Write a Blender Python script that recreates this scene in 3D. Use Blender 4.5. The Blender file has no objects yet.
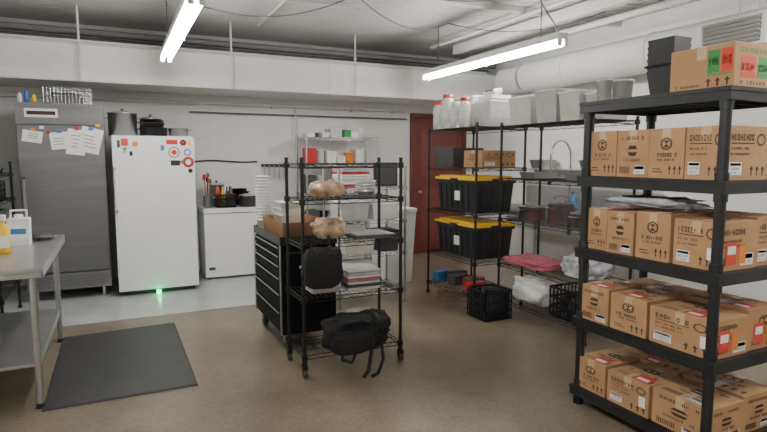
import bpy, math, random
from mathutils import Vector, Matrix, noise
random.seed(7)
SC=bpy.context.scene
# ---------------------------------------------------------------- materials
def mat(name,col,rough=.5,metal=0,var=.0,vscale=8,bump=0,bscale=40,trans=0,emit=None,estr=0,alpha=1,coat=0,stretch=None):
    m=bpy.data.materials.new(name);m.use_nodes=True
    nt=m.node_tree;b=nt.nodes['Principled BSDF']
    c=tuple(col)+(1,)
    b.inputs['Base Color'].default_value=c
    b.inputs['Roughness'].default_value=rough;b.inputs['Metallic'].default_value=metal
    b.inputs['Transmission Weight'].default_value=trans;b.inputs['Alpha'].default_value=alpha
    b.inputs['Coat Weight'].default_value=coat
    if emit: b.inputs['Emission Color'].default_value=tuple(emit)+(1,);b.inputs['Emission Strength'].default_value=estr
    tc=nt.nodes.new('ShaderNodeTexCoord');vec=tc.outputs['Object']
    if stretch:
        mp=nt.nodes.new('ShaderNodeMapping');mp.inputs['Scale'].default_value=stretch
        nt.links.new(vec,mp.inputs[0]);vec=mp.outputs[0]
    if var>0:
        n=nt.nodes.new('ShaderNodeTexNoise');n.inputs['Scale'].default_value=vscale;n.inputs['Detail'].default_value=6
        nt.links.new(vec,n.inputs['Vector'])
        r=nt.nodes.new('ShaderNodeValToRGB')
        r.color_ramp.elements[0].position=.3;r.color_ramp.elements[1].position=.7
        r.color_ramp.elements[0].color=tuple(max(0,x*(1-var)) for x in col)+(1,)
        r.color_ramp.elements[1].color=tuple(min(1,x*(1+var)) for x in col)+(1,)
        nt.links.new(n.outputs['Fac'],r.inputs[0]);nt.links.new(r.outputs[0],b.inputs['Base Color'])
    if bump>0:
        n=nt.nodes.new('ShaderNodeTexNoise');n.inputs['Scale'].default_value=bscale;n.inputs['Detail'].default_value=4
        nt.links.new(vec,n.inputs['Vector'])
        bp=nt.nodes.new('ShaderNodeBump');bp.inputs['Strength'].default_value=bump;bp.inputs['Distance'].default_value=.01
        nt.links.new(n.outputs['Fac'],bp.inputs['Height']);nt.links.new(bp.outputs[0],b.inputs['Normal'])
    return m
STEEL=mat('stainless',(.52,.52,.52),.28,.88,.06,3,.03,60,stretch=(1,1,12))
FSTEEL=mat('fridge_steel',(.23,.23,.24),.33,.75,.08,2,.02,60,stretch=(1,1,10))
CHROME=mat('chrome',(.6,.6,.6),.2,1)
DSTEEL=mat('dark_steel',(.10,.10,.105),.35,.8)
BLK=mat('black_epoxy',(.010,.010,.011),.35,.1)
GBLK=mat('glossy_black',(.005,.005,.006),.7)
GBLK.node_tree.nodes['Principled BSDF'].inputs['Specular IOR Level'].default_value=.2
BPL=mat('black_plastic',(.011,.012,.014),.45,0,.2,20,.1,80)
BFAB=mat('black_fabric',(.007,.007,.008),.85,0,.3,30,.5,120)
RUB=mat('rubber_mat',(.020,.020,.021),.5,0,.35,6,.25,150)
WHT=mat('white_enamel',(.82,.82,.82),.25,0,.02,2)
WPL=mat('white_plastic',(.76,.76,.74),.4,0,.06,6)
CLR=mat('clear_plastic',(.80,.80,.78),.2,0,.10,9,trans=.4)
FROST=mat('frosted_plastic',(.72,.71,.66),.35,0,.12,7,trans=.12)
CARD=mat('cardboard',(.42,.24,.115),.8,0,.10,5,.05,90)
CARD2=mat('cardboard_flap',(.50,.30,.155),.8,0,.10,5)
DCARD=mat('cardboard_brown',(.24,.115,.05),.75,0,.2,6)
INK=mat('ink_dark',(.055,.028,.018),.8)
BINK=mat('ink_black',(.02,.02,.02),.8)
RINK=mat('ink_red',(.60,.06,.03),.7)
GINK=mat('ink_green',(.05,.25,.06),.7)
TAPE=mat('tape',(.55,.38,.22),.3)
PAPER=mat('paper',(.82,.82,.80),.7,0,.04,30)
RED=mat('red_plastic',(.50,.02,.02),.35)
YEL=mat('yellow_plastic',(.85,.52,.02),.4)
BLUE=mat('blue_plastic',(.03,.17,.45),.4)
PINK=mat('pink_towel',(.45,.12,.16),.8,0,.2,30,.3,60)
GRN=mat('green_plastic',(.05,.30,.10),.4)
ORG=mat('orange_plastic',(.75,.22,.03),.4)
BREAD=mat('bagged_bread',(.44,.29,.18),.2,0,.6,18,.35,25,coat=.9)
WBAG=mat('white_bag',(.78,.78,.76),.35,0,.08,14,.6,22)
LPLAS=mat('shrink_wrap',(.50,.50,.54),.2,0,.5,14,.8,20,trans=.1)
DOOR=mat('red_door',(.13,.028,.022),.5,0,.1,3)
DPAN=mat('door_panel',(.16,.04,.032),.45)
DGREY=mat('dark_grey',(.06,.06,.065),.5,0,.2,10)
PIPE=mat('painted_pipe',(.60,.59,.57),.5,0,.08,4,.1,20)
DUCTW=mat('painted_duct',(.76,.755,.735),.5,0,.06,2,.06,8)
DPIPE=mat('dark_pipe',(.13,.13,.13),.6)
LAMPW=mat('lamp_housing',(.82,.82,.80),.4)
TUBE=mat('lamp_tube',(1,1,1),.5,emit=(1,.975,.935),estr=76)
GLED=mat('green_led',(.0,.8,.2),.5,emit=(.0,1,.25),estr=5)

def wall_mat():
    m=mat('painted_block_wall',(.76,.755,.735),.5)
    nt=m.node_tree;b=nt.nodes['Principled BSDF'];L=nt.links.new
    g=nt.nodes.new('ShaderNodeNewGeometry');s=nt.nodes.new('ShaderNodeSeparateXYZ');L(g.outputs['Position'],s.inputs[0])
    a=nt.nodes.new('ShaderNodeMath');a.operation='ADD';L(s.outputs[0],a.inputs[0]);L(s.outputs[1],a.inputs[1])
    c=nt.nodes.new('ShaderNodeCombineXYZ');L(a.outputs[0],c.inputs[0]);L(s.outputs[2],c.inputs[1])
    br=nt.nodes.new('ShaderNodeTexBrick');br.inputs['Scale'].default_value=1;br.inputs['Brick Width'].default_value=.4;br.inputs['Row Height'].default_value=.2
    br.inputs['Mortar Size'].default_value=.005;br.inputs['Mortar Smooth'].default_value=.8
    br.inputs['Color1'].default_value=(.77,.765,.745,1);br.inputs['Color2'].default_value=(.75,.745,.725,1);br.inputs['Mortar'].default_value=(.68,.675,.655,1)
    L(c.outputs[0],br.inputs['Vector']);L(br.outputs['Color'],b.inputs['Base Color'])
    bp=nt.nodes.new('ShaderNodeBump');bp.invert=True;bp.inputs['Strength'].default_value=.25;bp.inputs['Distance'].default_value=.01
    L(br.outputs['Fac'],bp.inputs['Height']);L(bp.outputs[0],b.inputs['Normal'])
    return m
WALL=wall_mat()
def ceil_mat():
    m=mat('ceiling_deck',(.68,.67,.65),.7)
    nt=m.node_tree;b=nt.nodes['Principled BSDF'];L=nt.links.new
    g=nt.nodes.new('ShaderNodeNewGeometry')
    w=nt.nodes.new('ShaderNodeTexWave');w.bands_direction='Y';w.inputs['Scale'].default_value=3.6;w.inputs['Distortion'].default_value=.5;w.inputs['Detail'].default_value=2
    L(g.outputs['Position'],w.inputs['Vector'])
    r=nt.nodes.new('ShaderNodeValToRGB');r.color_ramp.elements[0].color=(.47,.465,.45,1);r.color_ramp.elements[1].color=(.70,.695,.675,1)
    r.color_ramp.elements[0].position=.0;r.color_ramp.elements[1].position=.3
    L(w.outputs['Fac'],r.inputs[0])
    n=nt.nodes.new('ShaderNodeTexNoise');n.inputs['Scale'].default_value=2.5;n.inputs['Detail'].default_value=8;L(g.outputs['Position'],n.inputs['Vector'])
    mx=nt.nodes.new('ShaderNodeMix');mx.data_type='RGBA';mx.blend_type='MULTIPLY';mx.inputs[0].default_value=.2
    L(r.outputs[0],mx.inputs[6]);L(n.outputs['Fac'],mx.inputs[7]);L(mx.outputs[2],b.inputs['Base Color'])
    bp=nt.nodes.new('ShaderNodeBump');bp.inputs['Strength'].default_value=.6;bp.inputs['Distance'].default_value=.02
    L(w.outputs['Fac'],bp.inputs['Height']);L(bp.outputs[0],b.inputs['Normal'])
    return m
CEIL=ceil_mat()
def floor_mat():
    m=mat('concrete_floor',(.2,.17,.13),.35)
    nt=m.node_tree;b=nt.nodes['Principled BSDF'];L=nt.links.new
    g=nt.nodes.new('ShaderNodeNewGeometry')
    def nz(sc,d=8,r=.6,dist=0):
        n=nt.nodes.new('ShaderNodeTexNoise');n.inputs['Scale'].default_value=sc;n.inputs['Detail'].default_value=d;n.inputs['Roughness'].default_value=r;n.inputs['Distortion'].default_value=dist
        L(g.outputs['Position'],n.inputs['Vector']);return n
    n1=nz(1.1,10,.62,.3);n2=nz(34,5,.75);n3=nz(.7,4);n4=nz(5,8,.7,.4)
    r=nt.nodes.new('ShaderNodeValToRGB');e=r.color_ramp.elements
    e[0].position=.28;e[0].color=(.125,.103,.068,1);e[1].position=.72;e[1].color=(.265,.225,.158,1)
    x=e.new(.5);x.color=(.190,.158,.107,1)
    L(n1.outputs['Fac'],r.inputs[0])
    def mul(a,n,fac,lo,hi,c0):
        r2=nt.nodes.new('ShaderNodeValToRGB');r2.color_ramp.elements[0].position=lo;r2.color_ramp.elements[0].color=(c0,c0,c0,1);r2.color_ramp.elements[1].position=hi
        L(n.outputs['Fac'],r2.inputs[0])
        mx=nt.nodes.new('ShaderNodeMix');mx.data_type='RGBA';mx.blend_type='MULTIPLY';mx.inputs[0].default_value=fac
        L(a,mx.inputs[6]);L(r2.outputs[0],mx.inputs[7]);return mx.outputs[2]
    c=mul(r.outputs[0],n2,.55,.38,.58,.5);c=mul(c,n4,.35,.32,.52,.55)
    L(c,b.inputs['Base Color'])
    r3=nt.nodes.new('ShaderNodeMapRange');r3.inputs[3].default_value=.20;r3.inputs[4].default_value=.42
    L(n3.outputs['Fac'],r3.inputs[0]);L(r3.outputs[0],b.inputs['Roughness'])
    return m
FLOOR=floor_mat()
STRIP=mat('grey_floor_paint',(.40,.415,.41),.28,0,.14,3)

# ---------------------------------------------------------------- mesh builder
class M:
    def __init__(s): s.v=[];s.f=[];s.mi=[];s.sm=[];s.mats=[]
    def _m(s,m):
        if m not in s.mats: s.mats.append(m)
        return s.mats.index(m)
    def add(s,vs,fs,m,smooth=False):
        o=len(s.v);s.v+=[tuple(v) for v in vs];k=s._m(m)
        for f in fs: s.f.append([o+i for i in f]);s.mi.append(k);s.sm.append(smooth)
    def box(s,x0,x1,y0,y1,z0,z1,m):
        vs=[(x0,y0,z0),(x1,y0,z0),(x1,y1,z0),(x0,y1,z0),(x0,y0,z1),(x1,y0,z1),(x1,y1,z1),(x0,y1,z1)]
        s.add(vs,[(3,2,1,0),(4,5,6,7),(0,1,5,4),(1,2,6,5),(2,3,7,6),(3,0,4,7)],m)
    def obox(s,c,size,rot,m):
        R=Matrix.Rotation(rot[2],3,'Z')@Matrix.Rotation(rot[1],3,'Y')@Matrix.Rotation(rot[0],3,'X')
        h=[q/2 for q in size];vs=[]
        for z in(-1,1):
            for x,y in((-1,-1),(1,-1),(1,1),(-1,1)): vs.append(Vector(c)+R@Vector((x*h[0],y*h[1],z*h[2])))
        s.add(vs,[(3,2,1,0),(4,5,6,7),(0,1,5,4),(1,2,6,5),(2,3,7,6),(3,0,4,7)],m)
    def tub(s,cx,cy,z0,h,w0,d0,w1,d1,m,th=.006,open=True):
        def ring(w,d,z): return [(cx-w/2,cy-d/2,z),(cx+w/2,cy-d/2,z),(cx+w/2,cy+d/2,z),(cx-w/2,cy+d/2,z)]
        vs=ring(w0,d0,z0)+ring(w1,d1,z0+h)
        fs=[(3,2,1,0)]+[(i,(i+1)%4,4+(i+1)%4,4+i) for i in range(4)]
        if open:
            vs+=ring(w1-2*th,d1-2*th,z0+h)+ring(w0-2*th,d0-2*th,z0+th)
            fs+=[(4+i,4+(i+1)%4,8+(i+1)%4,8+i) for i in range(4)]+[(8+i,8+(i+1)%4,12+(i+1)%4,12+i) for i in range(4)]+[(12,13,14,15)]
        else: fs.append((4,5,6,7))
        s.add(vs,fs,m)
    def cyl(s,p0,p1,r,m,n=8,r2=None,cap=True):
        p0=Vector(p0);p1=Vector(p1);d=(p1-p0)
        if d.length<1e-6:return
        d.normalize();a=d.orthogonal().normalized();b=d.cross(a);r2=r if r2 is None else r2
        vs=[p0+r*(math.cos(t)*a+math.sin(t)*b) for t in [2*math.pi*i/n for i in range(n)]]
        vs+=[p1+r2*(math.cos(t)*a+math.sin(t)*b) for t in [2*math.pi*i/n for i in range(n)]]
        s.add(vs,[(i,(i+1)%n,n+(i+1)%n,n+i) for i in range(n)],m,n>5)
        if cap: s.add(vs,[tuple(range(n-1,-1,-1)),tuple(range(n,2*n))],m)
    def tube(s,pts,r,m,n=8):
        for a,b in zip(pts,pts[1:]): s.cyl(a,b,r,m,n)
    def lathe(s,cx,cy,z,prof,m,n=20):
        vs=[]
        for r,h in prof:
            vs+=[(cx+r*math.cos(2*math.pi*i/n),cy+r*math.sin(2*math.pi*i/n),z+h) for i in range(n)]
        fs=[]
        for k in range(len(prof)-1):
            fs+=[(k*n+i,k*n+(i+1)%n,(k+1)*n+(i+1)%n,(k+1)*n+i) for i in range(n)]
        s.add(vs,fs,m,True)
    def pot(s,cx,cy,z,r,h,m,lid=None):
        s.lathe(cx,cy,z,[(0,0),(r,0),(r,h),(r+.008,h),(r-.006,h-.002),(r-.006,.01),(0,.01)],m)
        for sx in(-1,1): s.tube([(cx+sx*r,cy-.04,z+h*.8),(cx+sx*(r+.035),cy-.03,z+h*.8),(cx+sx*(r+.035),cy+.03,z+h*.8),(cx+sx*r,cy+.04,z+h*.8)],.005,m,6)
        if lid:
            s.lathe(cx,cy,z+h,[(r+.01,0),(r+.01,.008),(r*.5,.025),(0,.03)],lid);s.cyl((cx,cy,z+h+.025),(cx,cy,z+h+.055),.015,BLK)
    def blob(s,c,r,m,e=1.0,nz=.0,ns=6,seed=0,nu=28,nv=18,flat=None):
        vs=[]
        def p(t): return math.copysign(abs(t)**e,t)
        for j in range(nv+1):
            ph=-math.pi/2+math.pi*j/nv
            for i in range(nu):
                th=2*math.pi*i/nu
                x=p(math.cos(ph))*p(math.cos(th));y=p(math.cos(ph))*p(math.sin(th));z=p(math.sin(ph))
                k=1+nz*noise.noise(Vector((x*ns*.5+seed,y*ns*.5,z*ns*.5)))*2
                if flat is not None: z=max(z,-flat)
                vs.append((c[0]+r[0]*x*k,c[1]+r[1]*y*k,c[2]+r[2]*(z*(k if z>0 else 1))))
        fs=[(j*nu+i,j*nu+(i+1)%nu,(j+1)*nu+(i+1)%nu,(j+1)*nu+i) for j in range(nv) for i in range(nu)]
        s.add(vs,fs,m,True)
    def obj(s,name,bevel=0):
        me=bpy.data.meshes.new(name);me.from_pydata(s.v,[],s.f)
        for m in s.mats: me.materials.append(m)
        for p,k,q in zip(me.polygons,s.mi,s.sm): p.material_index=k;p.use_smooth=q
        me.validate();me.update()
        o=bpy.data.objects.new(name,me);SC.collection.objects.link(o)
        xs=[v[0] for v in s.v];ys=[v[1] for v in s.v];zs=[v[2] for v in s.v]
        c=Vector(((min(xs)+max(xs))/2,(min(ys)+max(ys))/2,min(zs)))
        me.transform(Matrix.Translation(-c));o.location=c
        if bevel:
            b=o.modifiers.new('bevel','BEVEL');b.width=bevel;b.segments=2;b.limit_method='ANGLE';b.angle_limit=.7
        return o

# ---------------------------------------------------------------- room
XL,XR,YB,YF,ZC=-1.35,5.5,7.85,-2.2,3.16
def room(name,a,m):
    b=M();b.box(*a,m);return b.obj(name)
room('floor',(XL-.1,XR+.1,YF-.1,YB+.1,-.1,0),FLOOR)
room('ceiling',(XL-.1,XR+.1,YF-.1,YB+.1,ZC,ZC+.1),CEIL)
room('wall_left',(XL-.1,XL,YF,YB,0,ZC),WALL)
room('wall_right',(XR,XR+.1,YF,YB,0,ZC),WALL)
room('wall_back',(XL-.1,XR+.1,YB,YB+.1,0,ZC),WALL)
room('wall_front',(XL-.1,XR+.1,YF-.1,YF,0,ZC),WALL)
room('trim_floor_paint',(XL,2.6,5.77,YB,0,.004),STRIP)
b=M();b.box(XL,XR,6.95,YB,2.38,2.78,DUCTW)
for x in [i*1.22-1.1 for i in range(6)]:
    b.box(x,x+.03,6.94,6.95,2.37,2.80,DUCTW)
b.box(XL,XR,6.93,6.95,2.37,2.385,PIPE);b.box(XL,XR,6.93,6.95,2.765,2.785,PIPE)
b.obj('trim_soffit_duct')
b=M()
for y,z,r in((7.1,2.93,.035),(7.3,2.86,.05),(7.55,3.0,.03)): b.cyl((XL,y,z),(XR-.2,y,z),r,DPIPE,12)
b.obj('ceiling_pipe_run')
b=M()
for x in(-.3,1.3,2.9): b.cyl((x,6.9,2.38),(x,6.9,ZC),.012,PIPE,8)
b.tube([(XL,6.88,2.79),(5.0,6.88,2.79)],.012,PIPE)
b.obj('conduit')
b=M()
b.cyl((XL,7.78,2.27),(4.1,7.78,2.27),.02,PIPE,10);b.cyl((2.35,7.80,1.2),(2.35,7.80,2.25),.014,PIPE,8)
b.cyl((.9,7.80,2.15),(4.15,7.80,2.15),.012,DPIPE,8)
for x in(-.7,.9,2.0,3.2,3.9): b.box(x,x+.03,7.75,7.85,2.24,2.30,PIPE)
b.obj('wall_conduit')
b=M();b.cyl((5.12,-2.1,2.64),(5.12,6.1,2.64),.20,DUCTW,28)
for y in(-1,.5,1.7,2.9,4.1,5.3): b.cyl((5.12,y,2.64),(5.12,y+.03,2.64),.21,DUCTW,28)
b.cyl((5.12,6.1,2.64),(5.12,6.16,2.64),.17,DPIPE,24)
b.cyl((5.12,6.16,2.64),(5.12,6.6,2.64),.19,DUCTW,24)
b.obj('round_air_duct')
b=M()
b.box(4.35,4.43,-2,6.8,3.0,3.12,PIPE);b.cyl((4.62,-2,2.95),(4.62,6.8,2.95),.035,PIPE,12);b.cyl((4.0,-2,3.06),(4.0,6.8,3.06),.02,PIPE,10)
b.obj('ceiling_beam_conduit')
b=M()
b.box(XL,XR,4.9,4.96,3.10,3.16,CEIL);b.cyl((XL,4.2,3.10),(5,4.2,3.10),.014,PIPE)
b.cyl((1.6,2,3.11),(1.6,6.8,3.11),.012,PIPE);b.cyl((2.4,5.6,3.11),(XL,5.6,3.11),.012,PIPE)
b.obj('ceiling_conduit')
b=M()
def sag(p,q,s,n=14):
    return [tuple(Vector(p).lerp(Vector(q),i/n)-Vector((0,0,s*4*(i/n)*(1-i/n)))) for i in range(n+1)]
b.tube(sag((.52,5.9,3.14),(2.2,5.2,3.14),.22),.006,DPIPE,6);b.tube(sag((2.2,5.2,3.14),(3.64,5.8,3.14),.18),.006,DPIPE,6);b.tube(sag((1.9,4.6,3.14),(3.64,4.6,3.14),.12),.006,DPIPE,6)
b.tube(sag((-.9,5.3,3.14),(.52,5.9,3.14),.1),.006,DPIPE,6);b.tube(sag((3.64,5.8,3.14),(4.9,4.6,3.14),.15),.006,DPIPE,6)
b.obj('hanging_cable')
b=M();b.box(4.06,4.50,2.40,2.88,2.34,2.56,DUCTW);b.box(4.055,4.06,2.43,2.85,2.36,2.54,DPIPE)
for i in range(6): b.obox((4.045,2.64,2.375+i*.03),(.026,.42,.004),(0,.6,0),PIPE)
b.box(4.09,4.47,2.395,2.40,2.36,2.54,DPIPE)
for i in range(6): b.obox((4.28,2.385,2.375+i*.03),(.38,.026,.004),(.6,0,0),PIPE)
for x,y in((4.15,2.5),(4.4,2.8)): b.cyl((x,y,2.56),(x,y,ZC),.008,PIPE)
b.obj('louvred_ventilation_unit')
b=M();x0,x1,y=4.30,5.20,YB-.001
b.box(x0-.07,x0,y-.06,y,0.001,2.25,DOOR);b.box(x1,x1+.07,y-.06,y,0.001,2.25,DOOR);b.box(x0,x1,y-.06,y,2.17,2.25,DOOR)
b.box(x0+.003,x1-.003,y-.04,y-.002,.01,2.165,DOOR)
b.box(x0+.12,x1-.12,y-.045,y-.04,1.25,2.0,DPAN);b.box(x0+.12,x1-.12,y-.045,y-.04,.2,1.05,DPAN)
b.cyl((x0+.07,y-.04,1.0),(x0+.07,y-.09,1.0),.012,STEEL);b.lathe(x0+.07,y-.1,.975,[(0,0),(.025,.01),(.028,.03),(.02,.05),(0,.052)],STEEL)
b.obj('door_1',.004)

# ---------------------------------------------------------------- lights
def fixture(x,y0):
    b=M();z=2.60;y1=y0+2.44
    b.box(x-.05,x+.05,y0,y1,z,z+.055,LAMPW)
    for sx in(-.035,.035):
        b.cyl((x+sx,y0+.03,z-.035),(x+sx,y1-.03,z-.035),.018,TUBE,12)
        for yy in(y0+.0,y1-.02,(y0+y1)/2-.01): b.box(x+sx-.02,x+sx+.02,yy,yy+.02,z-.06,z,LAMPW)
    for yy in(y0+.3,y1-.3): b.cyl((x,yy,z+.055),(x,yy,ZC),.006,DPIPE,6)
    b.obj('fluorescent_ceiling_light')
for x in(.52,3.64):
    for y0 in(3.88,-.4): fixture(x,y0)  # far row is real; near row is out of view, added to brighten the room
b=M();pts=[]
for i in range(12):
    t=i/11;pts.append((3.64+.25*math.sin(t*5),4.4-.5*t,2.66+.5*t*t))
b.tube(pts,.008,DPIPE,6);b.obj('lamp_power_cable')

# ---------------------------------------------------------------- racks
def wire_rack(name,x0,x1,y0,y1,h,shelves,m,cast=False,long='y',step=.035):
    b=M();zb=.09 if cast else 0
    for x in(x0,x1):
        for y in(y0,y1):
            b.cyl((x,y,zb+.02),(x,y,h),.0127,m,10);b.cyl((x,y,h),(x,y,h+.012),.015,m,10)
            if cast:
                b.cyl((x-.012,y,.0325),(x+.012,y,.0325),.0325,DGREY,16);b.box(x-.018,x+.018,y-.02,y+.02,.05,.09,m)
                b.cyl((x,y,.08),(x,y,.12),.018,m,10)
            else: b.cyl((x,y,0),(x,y,.03),.02,m,10)
            for z in shelves: b.cyl((x,y,z-.035),(x,y,z+.005),.022,m,10)
    for z in shelves:
        for zz in(z-.004,z-.032):
            b.tube([(x0,y0,zz),(x1,y0,zz),(x1,y1,zz),(x0,y1,zz),(x0,y0,zz)],.0035,m,6)
        def zig(p,q):
            p=Vector(p);q=Vector(q);n=max(2,int((q-p).length/.06));pts=[]
            for i in range(n+1):
                w=p.lerp(q,i/n);w.z=z-.005 if i%2 else z-.031;pts.append(w)
            b.tube(pts,.002,m,4)
        zig((x0,y0,z),(x1,y0,z));zig((x0,y1,z),(x1,y1,z));zig((x0,y0,z),(x0,y1,z));zig((x1,y0,z),(x1,y1,z))
        if long=='y':
            n=int((y1-y0)/step)
            for i in range(1,n): yy=y0+(y1-y0)*i/n;b.cyl((x0,yy,z-.002),(x1,yy,z-.002),.002,m,4)
            for t in(.33,.66): b.cyl((x0+(x1-x0)*t,y0,z-.008),(x0+(x1-x0)*t,y1,z-.008),.003,m,4)
        else:
            n=int((x1-x0)/step)
            for i in range(1,n): xx=x0+(x1-x0)*i/n;b.cyl((xx,y0,z-.002),(xx,y1,z-.002),.002,m,4)
            for t in(.33,.66): b.cyl((x0,y0+(y1-y0)*t,z-.008),(x1,y0+(y1-y0)*t,z-.008),.003,m,4)
    return b.obj(name)
wire_rack('wire_shelving_rack',1.14,1.90,3.66,4.04,1.54,[.16,.57,.95,1.26,1.51],BLK,True,'x')
wire_rack('wire_shelving_rack',3.2,3.8,4.55,5.47,1.88,[.14,.50,.98,1.45,1.86],BLK)
wire_rack('wire_shelving_rack',3.43,3.93,3.30,4.46,1.88,[.14,.50,.95,1.35,1.86],BLK)
wire_rack('wire_shelving_rack',2.33,3.40,7.25,7.70,1.86,[.15,.6,1.05,1.45,1.83],CHROME,False,'x')

SH=[.12,.56,1.0,1.44,1.88]
RX0,RX1,RY0,RY1=2.55,3.16,1.64,2.56
b=M()
for z in SH:
    b.box(RX0,RX1,RY0,RY1,z-.012,z,BPL)
    b.box(RX0,RX0+.02,RY0,RY1,z-.062,z-.012,BPL);b.box(RX1-.02,RX1,RY0,RY1,z-.062,z-.012,BPL)
    b.box(RX0+.02,RX1-.02,RY0,RY0+.02,z-.062,z-.012,BPL);b.box(RX0+.02,RX1-.02,RY1-.02,RY1,z-.062,z-.012,BPL)
    b.box(RX0-.006,RX1+.006,RY0-.006,RY0+.0,z-.02,z-.004,BPL);b.box(RX0-.006,RX0,RY0,RY1,z-.02,z-.004,BPL)
    for i in range(1,8): yy=RY0+(RY1-RY0)*i/8;b.box(RX0+.02,RX1-.02,yy-.004,yy+.004,z-.05,z-.012,BPL)
for x in(RX0+.035,RX1-.035):
    for y in(RY0+.04,RY1-.04):
        zz=0
        for z in SH:
            b.cyl((x,y,zz),(x,y,z-.06),.026,BPL,12);b.cyl((x,y,max(zz,0)),(x,y,zz+.04),.032,BPL,12);b.cyl((x,y,z-.10),(x,y,z-.06),.032,BPL,12);zz=z
b.obj('black_plastic_storage_shelf')

# ---------------------------------------------------------------- printed cardboard boxes
def prints(b,o,u,v,w,h,style):
    o=Vector(o);u=Vector(u);v=Vector(v)
    def r(a0,a1,c0,c1,m=INK):
        b.add([o+u*a0*w+v*c0*h,o+u*a1*w+v*c0*h,o+u*a1*w+v*c1*h,o+u*a0*w+v*c1*h],[(0,1,2,3)],m)
    def tri(pts,m=INK): b.add([o+u*a*w+v*c*h for a,c in pts],[tuple(range(len(pts)))],m)
    def word(a0,a1,c0,c1,n,m=INK):
        s=(a1-a0)/n
        for i in range(n):
            k=random.random();x=a0+i*s;t=s*.22;H=c1-c0
            if k<.3: r(x,x+t,c0,c1,m);r(x+s*.5,x+s*.5+t,c0,c1,m);r(x+t,x+s*.5,c0+H*.35,c0+H*.55,m)
            elif k<.5: r(x,x+t,c0,c1,m);r(x+t,x+s*.65,c1-H*.22,c1,m);r(x+t,x+s*.55,c0+H*.4,c0+H*.6,m);r(x+t,x+s*.65,c0,c0+H*.22,m)
            elif k<.8: r(x,x+t,c0,c1,m);r(x+s*.5,x+s*.5+t,c0,c1,m);r(x+t,x+s*.5,c1-H*.22,c1,m);r(x+t,x+s*.5,c0,c0+H*.22,m)
            elif k<.9: r(x,x+t,c0,c0+H*.7,m);r(x+t,x+s*.6,c0+H*.5,c0+H*.7,m)
    def ring(ca,cc,ra,rc,m=INK):
        n=14
        for i in range(n):
            t0=2*math.pi*i/n;t1=2*math.pi*(i+.8)/n
            tri([(ca+ra*math.cos(t0),cc+rc*math.sin(t0)),(ca+ra*math.cos(t1),cc+rc*math.sin(t1)),(ca+ra*.68*math.cos(t1),cc+rc*.68*math.sin(t1)),(ca+ra*.68*math.cos(t0),cc+rc*.68*math.sin(t0))],m)
    def icons(c0):
        for a in(.62,.76,.90): tri([(a-.045,c0+.11),(a+.045,c0+.11),(a,c0+.19)]);r(a-.014,a+.014,c0,c0+.11)
    if style==0:
        ring(.5,.70,.17,.13);tri([(.42,.77),(.58,.77),(.5,.70)]);tri([(.42,.63),(.5,.70),(.58,.63)])
        word(.18,.82,.44,.52,9);word(.24,.76,.36,.40,12);r(.12,.36,.18,.20);r(.12,.42,.12,.14);icons(.08)
    elif style==1:
        word(.14,.86,.80,.88,9);tri([(.34,.60),(.66,.60),(.59,.68),(.41,.68)]);tri([(.41,.46),(.59,.46),(.66,.54),(.34,.54)])
        word(.22,.78,.34,.40,12)
        for i in range(10): r(.10+i*.034,.10+i*.034+.017,.08,.23)
        r(.56,.9,.07,.25,PAPER);r(.58,.88,.17,.24,RINK);word(.58,.88,.09,.14,8,BINK)
    elif style==2:
        word(.1,.66,.74,.86,8);r(.1,.66,.68,.70);word(.1,.54,.57,.62,12);ring(.82,.76,.11,.12);word(.1,.56,.47,.51,16)
        icons(.08);r(.08,.38,.10,.34,PAPER);r(.10,.36,.27,.32,RINK);word(.11,.35,.19,.24,5,BINK);word(.11,.35,.12,.16,8,BINK)
    elif style==3:
        word(.1,.7,.74,.86,8);word(.1,.6,.58,.64,12);word(.1,.7,.48,.53,14)
        for i in range(8): r(.12+i*.03,.12+i*.03+.016,.12,.28)
        r(.58,.93,.08,.34,PAPER);r(.60,.91,.22,.32,RINK);word(.60,.91,.12,.18,8,BINK)
    elif style==4:
        word(.08,.92,.80,.90,10,GINK);r(.10,.36,.25,.72,RINK);r(.40,.60,.25,.72,GINK);r(.64,.9,.25,.72,RINK)
        word(.12,.34,.4,.55,3,CARD2);word(.66,.88,.4,.55,3,CARD2);word(.42,.58,.4,.55,3,CARD2);word(.1,.9,.1,.17,14)
    elif style==5:
        word(.1,.5,.1,.16,10);icons(.08);r(.80,.97,.38,.9,RINK);word(.82,.96,.55,.75,3,CARD2);r(.60,.78,.38,.9,GINK);word(.62,.77,.55,.75,3,CARD2);r(.60,.97,.33,.36,GINK)
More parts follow.
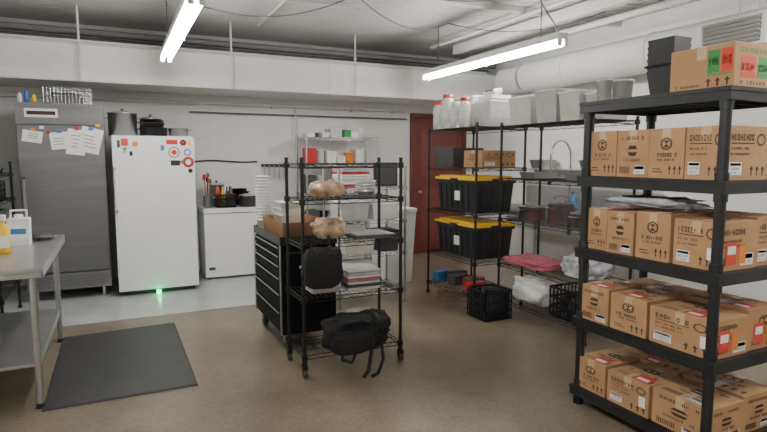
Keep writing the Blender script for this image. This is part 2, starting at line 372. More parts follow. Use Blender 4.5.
def carton(x0,x1,y0,y1,z0,z1,sx=0,sy=2,label=False,name='cardboard_box'):
    b=M();z0+=.002
    b.box(x0,x1,y0,y1,z0,z1,CARD)
    e=.0012;ym=(y0+y1)/2
    b.box(x0+.001,x1-.001,y0+.001,ym-.001,z1,z1+.003,CARD2);b.box(x0+.001,x1-.001,ym+.001,y1-.001,z1,z1+.003,CARD2)
    b.box(x0-.0008,x1+.0008,ym-.025,ym+.025,z1+.003,z1+.0036,TAPE);b.box(x0-.0010,x0,ym-.025,ym+.025,z1-.06,z1+.0036,TAPE)
    if sx is not None: prints(b,(x0-e,y1,z0),(0,-1,0),(0,0,1),y1-y0,z1-z0,sx)
    if sy is not None: prints(b,(x0,y0-e,z0),(1,0,0),(0,0,1),x1-x0,z1-z0,sy)
    prints(b,(x0,y1,z1+.0042),(0,-1,0),(1,0,0),y1-y0,x1-x0,random.choice([0,1]))
    if random.random()<.85:
        yy=y0+random.uniform(.05,.5)*(y1-y0);b.box(x0+.02,x0+.12,yy,yy+.10,z1+.0045,z1+.005,RINK);b.box(x0+.035,x0+.07,yy+.01,yy+.08,z1+.005,z1+.0055,PAPER)
    if label:
        b.box(x0+.05,x0+.13,y0-.003,y0-.0015,z0+.03,z0+.14,RINK);b.box(x0+.06,x0+.12,y0-.004,y0-.003,z0+.08,z0+.12,PAPER)
        b.box(x0+.15,x0+.20,y0-.003,y0-.0015,z0+.03,z0+.12,ORG)
        b.box(x0-.003,x0-.0015,y0+.02,y0+.06,z0+.05,z0+.11,PAPER)
    b.obj(name,.0)
def jit(a=.008): return random.uniform(-a,a)
ys=[1.665,1.88,2.095,2.305]
for i,y in enumerate(ys): carton(2.585+jit(),2.90,y,y+.207,SH[3],SH[3]+.265+jit(.01),[2,0,1,0][i],2)
for i,y in enumerate((1.68,2.1)): carton(2.915,3.13,y,y+.35,SH[3],SH[3]+.25,1,2)
for i,(y,w) in enumerate(((1.67,.25),(1.93,.215),(2.155,.19),(2.352,.16))): carton(2.58+jit(),2.87,y,y+w-.006,SH[2],SH[2]+.245+jit(.01),[2,0,1,0][i],3,label=(i==0))
carton(2.885,3.13,1.68,2.0,SH[2],SH[2]+.25,1,2);carton(2.885,3.13,2.03,2.45,SH[2],SH[2]+.25,1,2)
for i,(y,w) in enumerate(((1.67,.36),(2.04,.25),(2.30,.22))): carton(2.57+jit(),2.86,y,y+w-.008,SH[1],SH[1]+.205+jit(.012),[2,0,1][i],3,label=(i==0))
carton(2.87,3.13,1.68,2.05,SH[1],SH[1]+.215,1,0,label=True);carton(2.87,3.13,2.08,2.5,SH[1],SH[1]+.2,1,2)
for i,(y,w) in enumerate(((1.66,.33),(2.0,.29),(2.30,.23))): carton(2.57+jit(),2.85,y,y+w-.008,SH[0],SH[0]+.19+jit(.01),[1,2,0][i],1,label=(i==1))
carton(2.865,3.13,1.67,2.02,SH[0],SH[0]+.20,1,1);carton(2.865,3.13,2.05,2.5,SH[0],SH[0]+.19,1,2)
carton(2.66,3.10,1.70,2.04,SH[4],SH[4]+.215,5,4)
b=M()
for i in range(6): b.tub(2.80,2.165,SH[4]+.002+i*.034,.15,.10,.13,.14,.17,BPL,.004)
b.tub(2.80,2.165,SH[4]+.17,.012,.15,.18,.16,.19,BPL,.01)
b.obj('stacked_black_bins')
for (x,y,r) in((2.67,2.49,.045),(2.80,2.47,.06)):
    b=M();b.lathe(x,y,SH[4]+.001,[(0,0),(r*.85,0),(r,.125),(r*1.05,.125),(r*1.05,.137),(0,.137)],FROST);b.obj('deli_container',0)
b=M();b.blob((2.74,2.17,SH[2]+.30),(.12,.28,.03),LPLAS,.7,.25,7,3,flat=.7);b.obj('plastic_bag_bundle')

# ---------------------------------------------------------------- totes
def tote(cx,cy,z,name='storage_tote'):
    b=M()
    b.tub(cx,cy,z+.003,.33,.43,.69,.47,.75,BPL,.006)
    for i in range(-3,4): b.obox((cx-.228,cy+i*.105,z+.16),(.012,.03,.26),(0,-.06,0),BPL)
    for i in(-1,0,1): b.obox((cx+i*.14,cy-.362,z+.16),(.05,.012,.26),(.09,0,0),BPL)
    b.box(cx-.25,cx+.25,cy-.39,cy+.39,z+.305,z+.337,BPL)
    b.box(cx-.258,cx+.258,cy-.398,cy+.398,z+.337,z+.362,YEL)
    b.box(cx-.22,cx+.22,cy-.36,cy+.36,z+.362,z+.380,YEL)
    for sx in(-1,1):
        b.box(cx+sx*.262-.012,cx+sx*.262+.012,cy-.06,cy+.06,z+.32,z+.355,BPL)
    b.box(cx-.06,cx+.06,cy-.404,cy-.396,z+.31,z+.355,BPL)
    b.box(cx-.240,cx-.236,cy-.08,cy+.02,z+.12,z+.22,PAPER)
    b.obj(name,.004)
tote(3.50,5.01,.50);tote(3.50,5.01,.98)
b=M();b.tub(3.42,5.22,1.453,.20,.34,.36,.40,.42,DGREY,.006);b.box(3.24,3.6,5.04,5.4,1.64,1.655,DGREY);b.obj('grey_storage_bin',.004)
carton(3.30,3.72,4.60,4.92,1.45,1.62,0,2)
def jar(x,y,z,r=.075,h=.27,lid=RED):
    b=M();b.lathe(x,y,z+.002,[(0,0),(r,0),(r,h*.45),(r*.93,h*.5),(r,h*.55),(r,h*.85),(r*.75,h),(0,h)],CLR);b.lathe(x,y,z+h,[(r*.8,0),(r*.8,.035),(0,.04)],lid)
    b.obj('plastic_jar')
jar(3.27,5.37,1.86,.07,.27);jar(3.27,5.20,1.86,.07,.33)
jar(3.27,5.03,1.86,.07,.24,WPL);jar(3.27,4.87,1.86,.06,.27,RED)
def cont(x,y,z,w,d,h,m=FROST,lid=WPL,name='food_storage_container',fill=None):
    b=M();b.tub(x,y,z+.002,h,w*.88,d*.88,w,d,m,.004)
    b.box(x-w/2-.006,x+w/2+.006,y-d/2-.006,y+d/2+.006,z+h-.012,z+h+.006,lid)
    b.box(x-w/2+.03,x+w/2-.03,y-d/2+.03,y+d/2-.03,z+h+.006,z+h+.014,lid)
    for k in(.33,.6):
        ww=w*(.88+.12*k)+.004;dd=d*(.88+.12*k)+.004;b.box(x-ww/2,x+ww/2,y-dd/2,y+dd/2,z+h*k,z+h*k+.006,m)
    if fill: b.box(x-w*.4,x+w*.4,y-d*.4,y+d*.4,z+.01,z+h*.6,fill)
    b.obj(name,.003)
cont(3.58,4.75,1.86,.40,.32,.26,CLR,fill=WPL);cont(3.62,5.17,1.86,.34,.36,.34,CLR,fill=WPL)
b=M();b.box(3.42,3.66,4.62,4.86,2.142,2.18,WPL);b.obox((3.52,4.74,2.215),(.10,.2,.05),(0,-.35,0),WPL);b.obox((3.475,4.74,2.222),(.01,.15,.035),(0,-.35,0),DGREY);b.obj('label_printer',.006)
cont(3.68,4.27,1.86,.40,.32,.26,FROST);cont(3.68,3.93,1.86,.38,.28,.29,CLR,FROST,fill=FROST);cont(3.68,3.65,1.86,.36,.24,.25,FROST,WPL);cont(3.70,3.41,1.86,.32,.18,.22,CLR)
b=M()
for i in range(7): b.obox((3.36+.06*(i%3),4.75+.11*i,.20+.012*(i%2)),(.22,.10,.10),(0,0,random.uniform(-.3,.3)),random.choice([DGREY,BPL,RED,PAPER,BLUE,DGREY]))
b.obj('pile_of_kitchen_supplies',.003)
def crate(x0,x1,y0,y1,z,h,m=BPL,name='black_crate'):
    b=M();z+=.003;b.box(x0,x1,y0,y1,z,z+.01,m)
    for k in(0,.3,.6,.93):
        zz=z+k*h;t=.02
        b.box(x0,x1,y0,y0+.008,zz,zz+t,m);b.box(x0,x1,y1-.008,y1,zz,zz+t,m);b.box(x0,x0+.008,y0,y1,zz,zz+t,m);b.box(x1-.008,x1,y0,y1,zz,zz+t,m)
    n=9
    for i in range(n+1):
        x=x0+(x1-x0-.012)*i/n;y=y0+(y1-y0-.012)*i/n
        for yy in(y0,y1-.008): b.box(x,x+.012,yy,yy+.008,z,z+h*.95,m)
        for xx in(x0,x1-.008): b.box(xx,xx+.008,y,y+.012,z,z+h*.95,m)
    b.obj(name)
crate(3.46,3.86,3.36,3.76,.14,.27);crate(3.08,3.39,4.19,4.50,0,.28)
b=M()
for i in range(3): b.blob((3.66,3.46+.1*i,.25),(.14,.05,.08),[BFAB,DGREY,BFAB][i],.6,.1,6,i,nu=14,nv=8)
b.obj('folded_dark_aprons')
b=M()
for i in range(5): b.obox((3.235+.02*(i%2),4.26+.045*i,.15+.02*(i%3)),(.2,.035,.2),(0,.1*(i%3),.1),[DGREY,BPL,DGREY,DSTEEL,BPL][i])
b.obj('kitchen_supplies')
b=M();b.blob((3.62,4.13,.545),(.19,.30,.038),PINK,.5,.15,8,2,flat=.9);b.obj('folded_pink_towel')
b=M();b.blob((3.66,3.54,.60),(.16,.2,.10),LPLAS,.7,.2,6,5,flat=.95);b.obj('plastic_wrapped_supplies')
b=M();b.blob((3.60,4.11,.275),(.15,.27,.13),WBAG,.8,.18,6,8,flat=.98);b.cyl((3.58,4.02,.37),(3.57,4.0,.45),.03,WBAG,8,.05);b.obj('white_plastic_bag')
for (x,y,r,h) in((3.62,3.52,.13,.12),(3.66,3.86,.12,.18),(3.62,4.2,.13,.13)):
    b=M();b.pot(x,y,.953,r,h,STEEL);b.obj('steel_stock_pot')
for y,m in((3.6,STEEL),(4.2,STEEL)):
    b=M();b.tub(3.68,y,1.353,.06,.26,.18,.30,.22,m,.004);b.obj('steel_food_pan')
# ---------------------------------------------------------------- sink
b=M();x0,x1,y0,y1=4.86,5.46,4.2,6.5
b.box(x1,x1+.02,y0,y1,.85,1.15,STEEL)
n=3;bw=(y1-y0-.5)/n
def frame(za,zb):
    b.box(x0,x0+.05,y0,y1,za,zb,STEEL);b.box(x1-.07,x1,y0,y1,za,zb,STEEL)
    b.box(x0+.05,x1-.07,y0,y0+.25,za,zb,STEEL);b.box(x0+.05,x1-.07,y1-.25,y1,za,zb,STEEL)
    for i in range(1,n): yy=y0+.25+i*bw;b.box(x0+.05,x1-.07,yy-.02,yy+.02,za,zb,STEEL)
frame(.88,.90)
for i in range(n):
    ya=y0+.25+i*bw+.02;b.tub((x0+.05+x1-.07)/2,ya+bw/2-.02,.60,.28,x1-x0-.14,bw-.06,x1-x0-.12,bw-.04,STEEL,.004)
for x in(x0+.05,x1-.06):
    for y in(y0+.3,y1-.3): b.cyl((x,y,0),(x,y,.88),.02,STEEL,12)
b.box(x0-.01,x0,y0,y1,.86,.93,STEEL);b.obj('three_compartment_sink',.003)
b=M();fx,fy=5.40,5.55
b.cyl((fx,fy,.902),(fx,fy,1.45),.014,CHROME,10)
pts=[(fx-.17+.17*math.cos(t),fy,1.55+.22*math.sin(t)) for t in [math.pi*i/14 for i in range(15)]]
b.cyl((fx,fy,1.45),(fx,fy,1.55),.010,CHROME,8);b.tube(pts,.012,CHROME,8);b.cyl(pts[-1],(fx-.34,fy,1.30),.012,CHROME);b.cyl((fx-.34,fy,1.30),(fx-.36,fy,1.2),.022,BLK,10,.028)
for i in range(24):
    t=math.pi*i/23;p=(fx-.17+.17*math.cos(t),fy,1.55+.22*math.sin(t));b.lathe(p[0],p[1],p[2],[(.02,-.003),(.02,.003)],CHROME,8)
b.tube([(fx,fy,1.02),(fx-.14,fy,1.05),(fx-.26,fy,1.05),(fx-.26,fy,1.0)],.011,CHROME)
b.cyl((fx,fy-.09,.96),(fx,fy+.09,.96),.018,CHROME);b.obj('sprayer_faucet')
b=M();b.box(5.2,5.5,4.3,6.4,1.38,1.40,STEEL)
for y in(4.5,5.3,6.2): b.obox((5.42,y,1.33),(.14,.01,.10),(0,0,0),STEEL)
b.obj('wall_shelf')
for i,(y,m) in enumerate(((4.5,STEEL),(4.75,WPL),(5.0,BLUE),(5.22,STEEL),(5.9,WPL),(6.15,STEEL))):
    b=M();b.lathe(5.34,y,1.402,[(0,0),(.06,0),(.10,.12),(.104,.12),(.095,.115),(.055,.008),(0,.008)],m);b.obj('mixing_bowl')
for y,m in((5.0,BLUE),(6.35,WPL)):
    b=M();b.lathe(4.94,y,.903,[(0,0),(.04,0),(.04,.16),(.015,.19),(.015,.22),(0,.22)],m);b.cyl((4.94,y,1.12),(4.89,y,1.14),.006,BLK);b.obj('soap_bottle')
# ---------------------------------------------------------------- fridge
b=M();x0,x1,y0,y1=-.91,-.10,6.85,7.60
b.box(x0,x1,y0+.03,y1,.12,2.12,FSTEEL)
b.box(x0+.01,x1-.01,y0-.02,y0+.03,.32,1.88,FSTEEL)
b.box(x0,x1,y0-.005,y0+.03,1.90,2.12,FSTEEL)
b.box(x0,x1,y0-.005,y0+.03,.12,.30,FSTEEL)
for i in range(6): b.box(x0+.06,x1-.06,y0-.008,y0-.004,.15+i*.022,.16+i*.022,DPIPE)
b.box(x0+.08,x0+.38,y0-.010,y0-.005,1.97,2.06,PAPER);b.box(x0+.10,x0+.36,y0-.012,y0-.010,1.995,2.035,INK)
b.box(x0+.03,x0+.055,y0-.06,y0-.045,.9,1.35,STEEL);b.box(x0+.03,x0+.055,y0-.06,y0-.02,.9,.93,STEEL);b.box(x0+.03,x0+.055,y0-.06,y0-.02,1.32,1.35,STEEL)
for x in(x0+.08,x1-.08):
    for y in(y0+.1,y1-.08): b.cyl((x,y,.004),(x,y,.12),.022,STEEL,12)
def note(xa,xb,za,zb,m=PAPER,r=0,d=0): b.obox(((xa+xb)/2,y0-.023-d,(za+zb)/2),(xb-xa,.002,zb-za),(0,r,0),m)
note(-.86,-.68,1.71,1.83,PAPER,.15);note(-.61,-.42,1.64,1.82,PAPER,-.1);note(-.46,-.28,1.58,1.85,PAPER,.12,.003);note(-.34,-.13,1.60,1.87,PAPER,.25,.006)
note(-.55,-.50,1.81,1.84,BLUE,0,.005);note(-.38,-.34,1.84,1.88,RED,0,.009);note(-.25,-.20,1.84,1.875,BLUE,0,.010);note(-.64,-.61,1.80,1.83,RED,0,.01)
note(-.78,-.74,1.83,1.86,ORG,0,.01);note(-.18,-.14,1.88,1.91,YEL,0,.01);note(-.70,-.66,1.85,1.88,PAPER,0,.01)
for k in range(4): note(-.42,-.31,1.66+k*.04,1.666+k*.04,BINK,.12,.005);note(-.30,-.19,1.66+k*.04,1.666+k*.04,BINK,.25,.008)
for k in range(3): note(-.81,-.72,1.75+k*.022,1.755+k*.022,BINK,.15,.004);note(-.58,-.48,1.69+k*.03,1.695+k*.03,BINK,-.1,.004)
b.obj('stainless_refrigerator',.006)
b=M();z=2.122
for zz in(z+.004,z+.09,z+.18):
    b.tube([(-.66,6.95,zz),(-.22,6.95,zz),(-.20,7.3,zz),(-.68,7.3,zz),(-.66,6.95,zz)],.005,CHROME,6)
for i in range(14):
    x=-.66+.44*i/13;b.cyl((x,6.95,z+.004),(x,6.95,z+.18),.003,CHROME,5);b.cyl((x,7.3,z+.004),(x,7.3,z+.18),.003,CHROME,5);b.cyl((x,6.95,z+.005),(x,7.3,z+.005),.003,CHROME,5)
b.obj('wire_basket')
b=M();b.obox((-.44,7.12,z+.05),(.3,.22,.07),(0,0,.1),DSTEEL);b.obox((-.46,7.12,z+.11),(.24,.2,.04),(0,0,-.2),DGREY);b.obj('baking_pans')
for i,(x,m,h) in enumerate(((-.87,WPL,.07),(-.81,BLUE,.10),(-.745,YEL,.06))):
    b=M();b.lathe(x,6.93,z,[(0,0),(.022,0),(.022,h),(.012,h+.015),(.012,h+.03),(0,h+.03)],m);b.obj('spray_bottle')
# freezer
b=M();x0,x1,y0,y1=-.03,.82,6.73,7.55
b.box(x0,x1,y0+.07,y1,.05,1.79,WHT);b.box(x0,x1,y0,y0+.062,.06,1.79,WHT)
b.box(x0+.02,x1-.02,y0+.062,y0+.07,.08,1.77,DGREY);b.box(x0+.03,x1-.03,y0+.08,y1,.006,.05,DGREY)
b.box(x0+.012,x0+.035,y0-.04,y0-.025,.95,1.45,WHT);b.box(x0+.012,x0+.035,y0-.04,y0,.95,.98,WHT);b.box(x0+.012,x0+.035,y0-.04,y0,1.42,1.45,WHT)
b.cyl((x0+.12,y0,1.62),(x0+.12,y0-.004,1.62),.02,STEEL,12)
def st(x,z,r,m,d=.003): b.cyl((x,y0-.0005,z),(x,y0-d,z),r,m,20)
st(.70,1.72,.035,BINK);st(.70,1.72,.022,RED,.005);st(.60,1.61,.06,BINK);st(.60,1.61,.05,PAPER,.004);st(.60,1.61,.03,RINK,.005)
st(.745,1.61,.04,BLUE);st(.745,1.61,.025,PAPER,.005);st(.75,1.50,.062,RED);st(.75,1.50,.03,PAPER,.005);b.box(.52,.64,y0-.003,y0,1.70,1.75,RED);b.box(.56,.66,y0-.003,y0,1.46,1.52,BINK)
b.box(.06,.13,y0-.003,y0,1.68,1.76,RINK);b.box(.08,.11,y0-.003,y0,1.62,1.66,GRN);b.box(.02,.05,y0-.003,y0,1.66,1.74,DGREY);st(.20,1.70,.03,ORG)
b.box(.46,.50,y0-.003,y0,1.63,1.69,BLUE);st(.77,1.71,.025,YEL);st(.68,1.50,.02,GRN);b.box(.14,.17,y0-.003,y0,1.57,1.62,BINK);st(.77,1.40,.025,BINK)
b.obj('white_upright_freezer',.008)
for (x,y,r,h,m,l) in((.09,7.0,.15,.25,STEEL,STEEL),(.41,6.98,.15,.10,BLK,None),(.68,7.0,.11,.10,STEEL,None),(.40,7.34,.12,.22,DSTEEL,STEEL)):
    b=M();b.pot(x,y,1.792,r,h,m,l)
    if m is BLK: b.lathe(x,y,1.885,[(0,0),(.09,0),(.13,.06),(.135,.06),(.12,.055),(.08,.005),(0,.005)],STEEL);b.lathe(x,y,1.925,[(0,0),(.08,0),(.12,.05),(.125,.05),(.11,.045),(.08,.005),(0,.005)],BLK)
    b.obj('cooking_pot')
# chest freezer
b=M();x0,x1,y0,y1=.97,1.72,7.22,7.80
b.box(x0,x1,y0,y1,.03,.84,WHT);b.box(x0-.005,x1+.005,y0-.01,y1,.85,.91,WHT);b.box(x0+.02,x1-.02,y0+.02,y1,.84,.85,DGREY)
b.box(x0+.04,x0+.12,y0-.004,y0,.12,.16,DGREY);b.box(x0+.33,x0+.43,y0-.025,y0-.01,.86,.89,WPL)
for x in(x0+.06,x1-.06):
    for y in(y0+.06,y1-.06): b.cyl((x,y,.004),(x,y,.03),.02,DGREY)
b.obj('white_chest_freezer',.01)
crate(1.14,1.38,7.26,7.48,.912,.16,BPL,'black_bottle_crate')
b=M()
for i in range(8):
    m=[RED,YEL,DGREY,DCARD,ORG,DGREY,WPL,DGREY][i];x=1.17+.052*(i%4);y=7.32+.10*(i//4)
    b.lathe(x,y,.93,[(0,0),(.020,0),(.020,.17),(.010,.21),(.010,.25),(0,.25)],m,12)
b.obj('sauce_bottles')
for (x,y,r,h,m,l) in((1.55,7.38,.11,.14,DSTEEL,STEEL),(1.035,7.36,.05,.16,STEEL,None),(1.20,7.66,.10,.28,STEEL,STEEL),(1.50,7.66,.10,.22,BLK,None)):
    b=M();b.pot(x,y,.912,r,h,m,l);b.obj('cooking_pot')
b=M()
for i in range(5):
    a=i*1.25;b.cyl((1.035+.01*math.cos(a),7.36+.01*math.sin(a),.93),(1.035+.038*math.cos(a),7.36+.038*math.sin(a),1.22+.02*i),.006,[DCARD,BLK,STEEL,RED,DCARD][i],8)
    b.blob((1.035+.04*math.cos(a),7.36+.04*math.sin(a),1.25+.02*i),(.022,.010,.035),[DCARD,BLK,STEEL,RED,DCARD][i],nu=10,nv=8)
b.obj('cooking_utensils')
b=M();pts=[(.95+.14*i,7.83,1.50+.012*math.sin(i)) for i in range(7)]
b.tube(pts,.010,BLK,6);b.box(1.85,2.25,7.82,7.85,1.42,1.46,BLK)
for i in range(5): b.box(1.88+i*.07,1.90+i*.07,7.81,7.82,1.25,1.44,STEEL)
b.obj('wall_knife_rail')
b=M();b.box(.355,.405,6.70,6.725,.005,.05,GLED);b.cyl((.38,6.70,.03),(.38,6.69,.03),.012,GLED);b.obj('green_indicator_light')
l=bpy.data.lights.new('green_indicator_glow','POINT');l.color=(0,1,.3);l.energy=.35;l.shadow_soft_size=.01
lo=bpy.data.objects.new('green_indicator_glow',l);lo.location=(.38,6.60,.05);SC.collection.objects.link(lo)
# ---------------------------------------------------------------- mat
b=M();b.add([(-.48,3.84,0.001),(.44,3.84,0.001),(.43,5.44,0.001),(-.48,5.38,0.001),(-.47,3.85,.013),(.43,3.85,.013),(.42,5.43,.013),(-.47,5.37,.013)],[(3,2,1,0),(4,5,6,7),(0,1,5,4),(1,2,6,5),(2,3,7,6),(3,0,4,7)],RUB)
b.obj('rubber_floor_mat')
# ---------------------------------------------------------------- table
b=M();x0,x1,y0,y1=-1.15,-.42,3.80,5.40
b.box(x0,x1,y0,y1,.87,.90,STEEL);b.box(x1-.012,x1,y0,y1,.84,.87,STEEL);b.box(x0,x1,y0,y0+.012,.84,.87,STEEL)
for x in(x0+.07,x1-.07):
    for y in(y0+.12,y1-.1): b.cyl((x,y,.03),(x,y,.87),.021,STEEL,14);b.cyl((x,y,0),(x,y,.03),.026,BPL,12,.021)
b.box(x0+.06,x1-.06,y0+.10,y1-.08,.27,.29,STEEL);b.box(x1-.075,x1-.06,y0+.1,y1-.08,.24,.27,STEEL)
b.obj('stainless_prep_table',.003)
b=M();b.tub(-.67,4.88,.902,.20,.13,.13,.14,.14,WPL,.004,False);b.box(-.735,-.605,4.808,4.811,.94,1.06,PAPER);b.box(-.72,-.62,4.805,4.808,.99,1.03,BLUE);b.cyl((-.67,4.88,1.10),(-.67,4.88,1.13),.03,WPL,14);b.tube([(-.72,4.88,1.10),(-.72,4.88,1.16),(-.62,4.88,1.16),(-.62,4.88,1.10)],.008,WPL);b.obj('white_cleaner_jug',.008)
b=M();b.lathe(-.72,4.52,.901,[(0,0),(.045,0),(.045,.17),(.015,.20),(.015,.22),(0,.22)],YEL);b.box(-.75,-.70,4.49,4.55,1.12,1.16,WPL);b.box(-.763,-.68,4.473,4.476,.94,1.02,PAPER);b.obj('spray_bottle')
b=M();b.pot(-.90,5.15,.902,.09,.10,STEEL);b.obj('small_steel_pot')
b=M();b.pot(-.80,4.25,.902,.07,.08,STEEL);b.obj('small_steel_pot')
b=M();b.blob((-.55,5.14,.92),(.07,.08,.022),DGREY,.8,.2,6,1,flat=.8);b.obj('folded_cloth')
b=M();b.lathe(-.74,5.22,.901,[(0,0),(.035,0),(.035,.09),(.02,.12),(0,.12)],DGREY);b.obj('squeeze_bottle')
b=M();b.blob((-.95,4.7,.345),(.12,.25,.06),WPL,.7,.15,6,2,flat=.9);b.obj('folded_white_towels')
wire_rack('wire_shelving_rack',-1.28,-.96,5.75,6.7,1.5,[.3,.85,1.15,1.40],BLK)
b=M()
for i in range(5): b.blob((-1.08,5.95+i*.14,1.43),(.08,.07,.035),[PAPER,BFAB,DGREY,PAPER,BFAB][i],.8,.3,6,i,flat=.8,nu=14,nv=8)
b.obj('pile_of_gloves')
crate(-1.24,-1.0,5.85,6.6,1.153,.16,BPL,'black_crate')
b=M();b.tub(-1.12,6.2,.853,.2,.22,.6,.26,.66,DGREY);b.obj('grey_storage_bin')
# ---------------------------------------------------------------- tool cart
b=M();x0,x1,y0,y1=1.14,1.60,4.24,5.14
b.box(x0+.01,x1,y0,y1,.13,.86,GBLK)
b.box(x0-.01,x1+.01,y0-.01,y1+.01,.86,.90,BLK)
b.box(x0-.01,x0+.005,y0-.01,y1+.01,.90,.93,BLK);b.box(x1-.005,x1+.01,y0-.01,y1+.01,.90,.93,BLK);b.box(x0,x1,y0-.01,y0+.005,.90,.93,BLK);b.box(x0,x1,y1-.005,y1+.01,.90,.93,BLK)
zs=[.15,.32,.47,.60,.70,.78,.85]
for za,zb in zip(zs,zs[1:]):
    b.box(x0-.008,x0+.01,y0+.03,y1-.03,za+.005,zb-.006,GBLK);b.box(x0-.018,x0-.008,y0+.05,y1-.05,zb-.020,zb-.012,STEEL)
b.box(x0-.012,x0+.0,y0,y0+.012,.13,.86,STEEL);b.box(x0-.012,x0+.0,y1-.012,y1,.13,.86,STEEL)
for x in(x0+.06,x1-.06):
    for y in(y0+.08,y1-.08):
        b.cyl((x-.018,y,.055),(x+.018,y,.055),.055,DGREY,18);b.box(x-.028,x+.028,y-.03,y+.03,.105,.13,STEEL);b.box(x-.028,x-.022,y-.02,y+.02,.05,.11,STEEL);b.box(x+.022,x+.028,y-.02,y+.02,.05,.11,STEEL)
b.tube([(x0+.05,y0,.78),(x0+.05,y0-.05,.80),(x1-.05,y0-.05,.80),(x1-.05,y0,.78)],.012,BLK)
b.obj('tool_cart',.003)
b=M();b.tub(1.37,4.62,.903,.13,.38,.62,.40,.66,DCARD,.006);b.box(1.24,1.5,4.36,4.8,.92,.99,CARD);b.obj('open_cardboard_tray')
b=M()
for i in range(3): b.tub(1.34,4.70,.992+i*.055,.07,.18,.24,.22,.28,[CLR,FROST,CLR][i],.004);b.box(1.24,1.44,4.57,4.83,1.057+i*.055,1.063+i*.055,WPL)
b.obj('stack_of_clear_tubs')
b=M()
for i in range(15): b.lathe(1.205,5.06,.903+i*.028,[(.050,0),(.066,.08),(.070,.08),(.070,.088),(.062,.088),(.048,.006)],PAPER,16)
b.obj('stack_of_paper_cups')
b=M()
for i in range(8): b.lathe(1.40,5.05,.903+i*.02,[(.04,0),(.06,.08),(.062,.08),(.055,.078)],CLR,14)
b.obj('stack_of_plastic_cups')
# ---------------------------------------------------------------- centre rack contents
b=M();b.blob((1.38,3.84,1.315),(.13,.12,.068),BREAD,.8,.12,5,1,flat=.7);b.obj('bagged_bread')
b=M();b.blob((1.40,3.86,1.03),(.12,.13,.08),BREAD,.8,.12,5,4,flat=.9);b.obj('bagged_bread')
b=M();b.tub(1.71,3.85,.953,.03,.30,.30,.33,.33,STEEL,.004);b.box(1.60,1.82,3.75,3.95,.96,.978,STEEL);b.obj('steel_tray')
b=M()
for i in range(4): b.lathe(1.72,3.90,1.262+i*.022,[(0,0),(.05,0),(.085,.05),(.088,.05),(.05,.006)],[STEEL,CLR,STEEL,CLR][i])
b.obj('stack_of_bowls')
b=M()
for i in range(7): b.box(1.50,1.76,3.72,3.98,.574+i*.022,.590+i*.022,[FROST,DGREY,CLR,PINK,FROST,CLR,FROST][i])
b.obj('stack_of_container_lids',.003)
cont(1.34,3.86,.57,.24,.26,.16,CLR)
b=M()
for i in range(4): b.lathe(1.66,3.9,.163+i*.05,[(0,0),(.1,0),(.11,.045),(.0,.045)],CLR)
b.obj('stack_of_takeout_containers')
b=M();b.blob((1.24,3.55,.80),(.13,.08,.14),BFAB,.55,.12,6,3);b.tube([(1.18,3.6,.90),(1.18,3.635,1.0),(1.20,3.655,.965)],.01,BFAB);b.tube([(1.32,3.6,.90),(1.32,3.635,1.0),(1.32,3.655,.965)],.01,BFAB);b.obj('hanging_tool_bag')
b=M();b.blob((1.50,3.60,.30),(.23,.13,.13),BFAB,.55,.12,5,7);b.blob((1.44,3.50,.27),(.15,.06,.09),BFAB,.6,.1,5,9)
b.blob((1.66,3.58,.36),(.09,.12,.08),BFAB,.7,.15,6,2)
b.tube([(1.36,3.50,.38),(1.38,3.44,.42),(1.48,3.43,.43),(1.56,3.47,.40)],.012,BFAB)
b.tube([(1.60,3.50,.26),(1.56,3.46,.15),(1.54,3.45,.06),(1.50,3.45,.012)],.014,BFAB);b.tube([(1.66,3.50,.28),(1.66,3.46,.12),(1.61,3.44,.03),(1.56,3.44,.015)],.012,BFAB)
b.tube([(1.38,3.51,.24),(1.35,3.47,.16),(1.42,3.46,.13),(1.47,3.5,.2)],.010,BFAB)
b.obj('black_backpack')
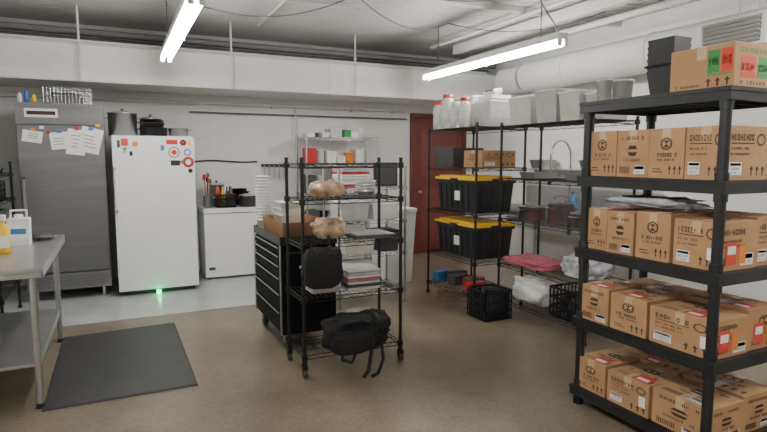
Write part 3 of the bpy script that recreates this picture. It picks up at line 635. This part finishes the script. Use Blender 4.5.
# ---------------------------------------------------------------- back chrome rack contents
def pile(name,x0,x1,y,z,cols,hmin,hmax,w):
    b=M();x=x0;i=0
    while x<x1-w:
        ww=w*random.uniform(.7,1.1);m=cols[i%len(cols)];h=random.uniform(hmin,hmax)
        if i%3==0: b.box(x,x+ww-.01,y,y+.25,z+.002,z+h,m)
        elif i%3==1: b.lathe(x+ww/2,y+.1,z+.002,[(0,0),(ww*.42,0),(ww*.45,h*.9),(ww*.48,h*.9),(ww*.48,h),(0,h)],m)
        else:
            b.tub(x+ww/2,y+.12,z+.002,h*.9,ww*.8,.2,ww*.92,.24,m,.004);b.box(x+.005,x+ww-.005,y-.003,y+.243,z+h*.9,z+h*.96,WPL)
        x+=ww;i+=1
    b.obj(name,.003)
pile('assorted_packages',2.38,3.36,7.35,1.83,[PAPER,DGREY,WPL,CLR,PAPER,GRN,WPL],.05,.15,.12)
pile('assorted_containers',2.38,3.36,7.35,1.45,[RED,CLR,WPL,FROST,ORG,FROST],.12,.24,.15)
pile('assorted_containers',2.38,3.36,7.35,1.05,[DGREY,CLR,RED,DSTEEL,WPL],.14,.30,.17)
pile('assorted_containers',2.38,3.36,7.35,.6,[DGREY,BPL,WPL,DSTEEL],.15,.32,.2)
b=M();b.tub(3.10,6.2,.004,.88,.36,.36,.44,.44,WPL,.008);b.box(2.87,3.33,5.97,6.43,.885,.93,WPL);b.obj('white_waste_bin',.01)
wire_rack('wire_shelving_rack',2.0,2.75,5.2,5.65,1.45,[.16,.55,.9,1.25],CHROME,False,'x')
b=M()
for i in range(8): b.box(2.06,2.36,5.25,5.55,1.253+i*.026,1.274+i*.026,[RED,PAPER,FROST,WPL,PAPER,RED,CLR,WPL][i])
b.obj('stack_of_trays',.003)
b=M();b.box(2.44,2.70,5.28,5.33,1.253,1.50,BPL);b.box(2.455,2.685,5.276,5.28,1.27,1.485,DGREY);b.box(2.5,2.64,5.25,5.4,1.253,1.26,BPL);b.obj('black_monitor')
cont(2.2,5.42,.9,.32,.34,.2,CLR,fill=RED);cont(2.56,5.42,.9,.3,.3,.16,WPL);cont(2.25,5.42,.55,.36,.34,.2,FROST);cont(2.6,5.42,.55,.25,.3,.22,DGREY,BPL);cont(2.3,5.42,.16,.4,.34,.25,WPL)

# ---------------------------------------------------------------- world + camera
w=bpy.data.worlds.new('World');SC.world=w;w.use_nodes=True;w.node_tree.nodes['Background'].inputs[0].default_value=(.5,.5,.5,1);w.node_tree.nodes['Background'].inputs[1].default_value=.3
c=bpy.data.cameras.new('camera');c.lens=26.05;c.sensor_width=36;c.clip_start=.05
o=bpy.data.objects.new('camera',c);o.location=(0,0,1.55);o.rotation_euler=(math.radians(84),0,math.radians(-25.65));SC.collection.objects.link(o);SC.camera=o
